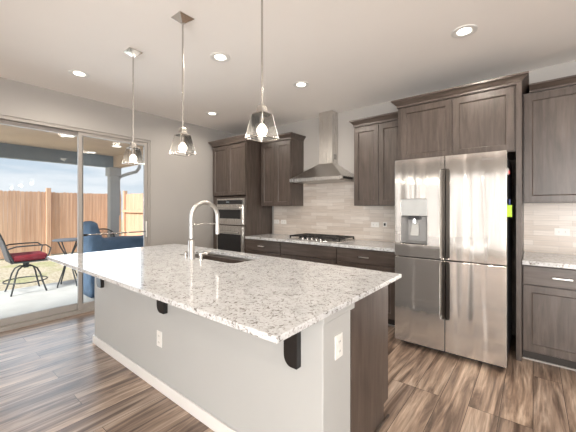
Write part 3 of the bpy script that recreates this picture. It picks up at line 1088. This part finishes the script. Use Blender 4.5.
mb = MB().box(KX1, KX1 + .011, 1.470, 1.99, 0, .018)
mb.build('shoe_moulding', M['wood_h'], isl, bevel=.003)
# island doors and drawers on the working side
nx = 5
wd = (KX1 - KX0 - .13) / nx
for k in range(nx):
    a = KX0 + .01 + k * wd
    yfd = MB().box(a, a + wd - .008, 2.0, 2.02, .70, .865).build('drawer', M['wood_h'], isl, bevel=.003)
    MB().box(a + wd / 2 - .065, a + wd / 2 + .065, 2.044, 2.054, .776, .788).box(a + wd / 2 - .05, a + wd / 2 - .04, 2.02, 2.046, .777, .787).box(a + wd / 2 + .04, a + wd / 2 + .05, 2.02, 2.046, .777, .787).build('handle', M['nickel'], yfd, bevel=.002)
    shaker('door', isl, a, a + wd - .008, .112, .692, 2.02, facing=1)
# baseboard
bb = MB().prism([(KX0 - .014, KY - .014), (KX1 + .014, KY - .014), (KX1 + .014, 1.467), (KX1, 1.467), (KX1, KY), (KX0, KY), (KX0, 1.467), (KX0 - .014, 1.467)], 0, .084, 'Z')
bb.build('baseboard', M['trim'], isl, bevel=.006, seg=3)
# cap trim below the slab
mb = MB().prism([(KX1 - .28, KY - .012), (KX1 + .012, KY - .012), (KX1 + .012, 1.49), (KX1, 1.49), (KX1, KY), (KX1 - .28, KY)], .845, .886, 'Z')
mb.build('cap_trim', M['knee'], isl, bevel=.003)
# steel brackets
for xb, w_ in ((-.918, .042), (-2.135, .05), (-3.29, .055)):
    out = [(xb - w_, .886), (xb - w_, .66)]
    out += [(xb - w_ + .045 * (1 - math.cos(t)), .66 - .055 * math.sin(t)) for t in [R(a) for a in (15, 30, 45, 60, 75, 90)]]
    out += [(xb + w_ - .004, .605), (xb + w_, .609), (xb + w_, .886)]
    mb = MB().prism(out, KY - .034, KY - .001, 'Y')
    mb.box(xb - w_, xb + w_, KY - .26, KY - .034, .872, .886)
    mb.build('support_bracket', M['black'], isl, bevel=.002)

# island slab with sink cut-out
def rrect(x0, x1, y0, y1, r, n=5):
    pts = []
    for cx_, cy_, a0 in ((x1 - r, y0 + r, -90), (x1 - r, y1 - r, 0), (x0 + r, y1 - r, 90), (x0 + r, y0 + r, 180)):
        for k in range(n + 1):
            a = R(a0 + 90 * k / n)
            pts.append((cx_ + r * math.cos(a), cy_ + r * math.sin(a)))
    return pts
SKX0, SKX1, SKY0, SKY1 = -2.77, -1.94, 1.685, 2.045
slab = MB().prism([(IX0, IY0), (IX1, IY0), (IX1, IY1), (IX0, IY1)], .887, .914, 'Z', [rrect(SKX0, SKX1, SKY0, SKY1, .05)])
so = slab.build('island_countertop', M['quartz'], None, bevel=.003)
tag(so, 'large speckled white quartz slab on the kitchen island, with sink cut-out', 'countertop')

sk = thing('undermount_sink', (-2.35, 1.86, .66), 'stainless undermount sink set into the island countertop', 'sink')
n_ = rrect(SKX0 - .008, SKX1 + .008, SKY0 - .008, SKY1 + .008, .055)
n2 = rrect(SKX0 + .01, SKX1 - .01, SKY0 + .01, SKY1 - .01, .06)
n3 = rrect(SKX0 + .05, SKX1 - .05, SKY0 + .05, SKY1 - .05, .05)
mb = MB()
ml = MB().loft([[(u, v, .886) for u, v in n_], [(u, v, .885) for u, v in rrect(SKX0 - .003, SKX1 + .003, SKY0 - .003, SKY1 + .003, .053)], [(u, v, .70) for u, v in n2], [(u, v, .675) for u, v in n3], [(u, v, .672) for u, v in rrect(-2.36, -2.34, 1.86, 1.88, .009)]], caps=False)
ml.build('basin', M['sink'], sk, smooth=True)
MB().lathe(-2.35, 1.87, [(.045, .676), (.045, .679), (.03, .680), (.001, .678)], 20).build('drain', M['nickel'], sk, smooth=True)

# faucet: spring-neck pull-down
fx, fy = -2.425, 1.62
fc = thing('kitchen_faucet', (fx, fy, .914), 'tall brushed nickel arched pull-down faucet at the island sink', 'faucet')
MB().lathe(fx, fy, [(.030, .914), (.030, .922), (.028, .926), (.027, 1.07), (.020, 1.085)], 20).build('base_column', M['satin'], fc, smooth=True)
MB().tube([(fx, fy, 1.095), (fx, fy, 1.29)], .011, 12).build('riser', M['satin'], fc, smooth=True)
reach = .295
pts = [(fx, fy, 1.10), (fx, fy, 1.20), (fx, fy, 1.29)]
for k in range(1, 15):
    a = math.pi * k / 15
    pts.append((fx, fy + reach / 2 * (1 - math.cos(a)), 1.29 + .135 * math.sin(a)))
pts += [(fx, fy + reach, 1.285), (fx, fy + reach, 1.23)]
MB().tube(pts, 0.0195, 12).build('hose_arc', M['satin'], fc, smooth=True)
sph = MB().lathe(fx, fy + reach, [(.012, 1.115), (.020, 1.118), (.021, 1.15), (.017, 1.24), (.014, 1.25)], 16).build('spray_head', M['satin'], fc, smooth=True)
MB().tube([(fx, fy, 1.222), (fx, fy + reach, 1.222)], .0055, 8).build('support_arm', M['satin'], fc, smooth=True)
MB().tube([(fx, fy, 1.212), (fx, fy, 1.232)], .022, 14).build('arm_collar', M['steel'], fc, smooth=True)
# side lever control
lv = thing('faucet_handle', (fx + .115, fy + .02, .914), 'small nickel lever handle on the counter right of the faucet', 'faucet handle')
MB().lathe(fx + .115, fy + .02, [(.021, .914), (.021, .921), (.016, .925), (.016, .945), (.020, .950), (.020, .965), (.012, .972)], 18).build('handle_base', M['satin'], lv, smooth=True)
MB().tube([(fx + .115, fy + .02, .960), (fx + .14, fy + .06, .975), (fx + .155, fy + .10, .985)], [.008, .007, .006], 8).build('lever', M['satin'], lv, smooth=True)
sd = thing('soap_dispenser', (fx - .12, fy + .02, .914), 'small nickel soap dispenser pump on the counter left of the faucet', 'soap dispenser')
MB().lathe(fx - .12, fy + .02, [(.020, .914), (.020, .921), (.012, .925), (.012, .955)], 16).build('pump_base', M['satin'], sd, smooth=True)
MB().tube([(fx - .12, fy + .0, .96), (fx - .12, fy + .09, .962)], .009, 10).build('pump_spout', M['satin'], sd, smooth=True)

# ================================================================== OUTLETS
def outlet(label, center, axis, horizontal=False, nrm=-1, name='wall_outlet'):
    cx_, cy_, cz_ = center
    t = thing(name, center, label, 'outlet', 'white outlet plates')
    hw, hh = (.058, .036) if horizontal else (.036, .058)
    def bx(u0, u1, v0, v1, d0, d1):
        if axis == 'Y':
            return MB().box(cx_ + u0, cx_ + u1, cy_ - d1, cy_ - d0, cz_ + v0, cz_ + v1)
        return MB().box(cx_ + d0, cx_ + d1, cy_ + u0, cy_ + u1, cz_ + v0, cz_ + v1)
    bx(-hw, hw, -hh, hh, 0, .006).build('cover_plate', M['white'], t, bevel=.002)
    for s_ in (-1, 1):
        cu, cv_ = (s_ * .024, 0) if horizontal else (0, s_ * .024)
        sock = bx(cu - .014, cu + .014, cv_ - .014, cv_ + .014, .006, .008).build('socket', M['white'], t, bevel=.001)
        m_ = None
        for q in (-.006, .006):
            u, v = (cu, cv_ + q) if horizontal else (cu + q, cv_)
            du, dv = (.005, .0012) if horizontal else (.0012, .005)
            bx(u - du, u + du, v - dv, v + dv, .008, .0085).build('slot', M['charcoal'], sock)
    return t
YT = YB - .012
outlet('white outlet plate on the backsplash nearest the oven tower', (-3.535, YT, 1.13), 'Y', True)
outlet('white outlet plate on the backsplash under the left wall cabinet, nearer the hood', (-3.375, YT, 1.13), 'Y', True)
outlet('white outlet plate on the backsplash between cooktop and fridge', (-1.72, YT, 1.14), 'Y', True)
outlet('white outlet plate on the backsplash right of the fridge', (.225, YT, 1.135), 'Y', True)
outlet('white outlet on the long knee wall of the island below the middle bracket', (-2.20, KY, .388), 'Y')
outlet('white outlet on the short end wall of the island', (KX1, 1.335, .695), 'X')
sw = thing('wall_plug', (-1.575, YT, 1.145), 'small dark plug stuck in the backsplash beside the fridge', 'plug')
MB().box(-1.605, -1.55, YT - .006, YT, 1.115, 1.18).build('plate', M['white'], sw, bevel=.002)
MB().box(-1.587, -1.568, YT - .03, YT - .006, 1.13, 1.165).build('plug_body', M['charcoal'], sw, bevel=.002)

# ================================================================== LIGHT FIXTURES
def make_can(x, y, label):
    t = thing('recessed_light', (x, y, ZC), label, 'ceiling light', 'recessed ceiling lights')
    MB().lathe(x, y, [(.095, ZC - .0005), (.095, ZC - .006), (.080, ZC - .010), (.054, ZC - .001)], 32, caps=False).build('trim_ring', M['white'], t, smooth=True)
    MB().lathe(x, y, [(.052, ZC - .0015), (.052, ZC - .005), (.040, ZC - .008), (.001, ZC - .009)], 32, caps=True).build('lens', M['can'], t, smooth=True)
    lp = lamp('can_lamp', 'SPOT', (0, 0, -.02), (0, 0, 0), CAN_W, CAN_COL, spot_size=R(174), spot_blend=.5, shadow_soft_size=.07)
    lp.parent = t
    return t
CANS = [(-3.81, 1.16, 'recessed ceiling light nearest the sliding door'),
        (-2.34, 1.88, 'recessed ceiling light between the middle and right pendants'),
        (-3.84, 2.93, 'small far recessed ceiling light toward the oven tower corner'),
        (-2.12, 2.89, 'recessed ceiling light in front of the range hood'),
        (-.44, 2.85, 'recessed ceiling light above the front of the fridge'),
        (1.25, 2.85, 'recessed ceiling light over the right counter, outside the picture'),
        (.9, .9, 'recessed ceiling light behind the viewpoint on the right'),
        (-1.4, -1.2, 'recessed ceiling light at the rear middle of the room'),
        (1.0, -1.2, 'recessed ceiling light at the rear right of the room')]
t0 = None
for x, y, lb in CANS:
    if t0 is None:
        t0 = make_can(x, y, lb)
    else:
        t = copy_tree(t0)
        t.location = (x, y, ZC)
        tag(t, lb)

def make_pendant(x, y, label):
    t = thing('pendant_light', (x, y, ZC), label, 'pendant light', 'glass pendants over the island')
    MB().loft([[(x - s_, y - s_, z), (x + s_, y - s_, z), (x + s_, y + s_, z), (x - s_, y + s_, z)] for s_, z in ((.062, ZC - .001), (.062, ZC - .006), (.016, ZC - .042))]).build('canopy', M['chrome'], t, bevel=.001)
    MB().tube([(x, y, ZC - .04), (x, y, 1.985)], .0065, 10).build('rod', M['nickel'], t, smooth=True)
    MB().loft([[(x - s_, y - s_, z), (x + s_, y - s_, z), (x + s_, y + s_, z), (x - s_, y + s_, z)] for s_, z in ((.034, 1.918), (.034, 1.93), (.024, 1.945), (.022, 1.975), (.012, 1.985))]).build('socket_cap', M['nickel'], t, bevel=.002)
    zb, zt, sb, st_ = 1.785, 1.928, .070, .043
    g = []
    for th in (0, .0025):
        g.append([[(x - (s_ - th), y - (s_ - th), z), (x + (s_ - th), y - (s_ - th), z), (x + (s_ - th), y + (s_ - th), z), (x - (s_ - th), y + (s_ - th), z)] for s_, z in ((sb, zb), (st_, zt))])
    sh = MB()
    sh.loft(g[0], caps=False)
    shd = sh.build('glass_shade', M['shade'], t)
    fr = MB()
    cb_ = [(x + a * sb, y + b * sb, zb) for a, b in ((-1, -1), (1, -1), (1, 1), (-1, 1))]
    ct_ = [(x + a * st_, y + b * st_, zt) for a, b in ((-1, -1), (1, -1), (1, 1), (-1, 1))]
    for i in range(4):
        fr.tube([cb_[i], cb_[(i + 1) % 4]], .0032, 6)
        fr.tube([ct_[i], ct_[(i + 1) % 4]], .0022, 6)
        fr.tube([cb_[i], ct_[i]], .0026, 6)
    fr.build('shade_edging', M['nickel'], shd)
    MB().loft([[(x - s_, y - s_, z), (x + s_, y - s_, z), (x + s_, y + s_, z), (x - s_, y + s_, z)] for s_, z in ((st_ + .001, zt), (st_ + .001, zt + .004))]).build('shade_holder', M['nickel'], t)
    MB().lathe(x, y, [(.004, 1.800), (.018, 1.805), (.029, 1.817), (.033, 1.832), (.029, 1.848), (.018, 1.862), (.012, 1.872)], 20).build('bulb', M['bulb'], t, smooth=True)
    MB().lathe(x, y, [(.013, 1.870), (.014, 1.90), (.014, 1.926)], 16).build('bulb_holder', M['nickel'], t, smooth=True)
    lp = lamp('pendant_lamp', 'POINT', (0, 0, 1.782 - ZC), (0, 0, 0), PENDANT_W, CAN_COL, shadow_soft_size=.03)
    lp.parent = t
    return t
p0 = make_pendant(-2.886, 1.31, 'glass pendant farthest away, nearest the sliding door')
for x, lb in ((-2.075, 'middle glass pendant hanging over the island sink'), (-1.247, 'nearest glass pendant, hanging over the island end by the fridge')):
    t = copy_tree(p0)
    t.location = (x, 1.31, ZC)
    tag(t, lb)
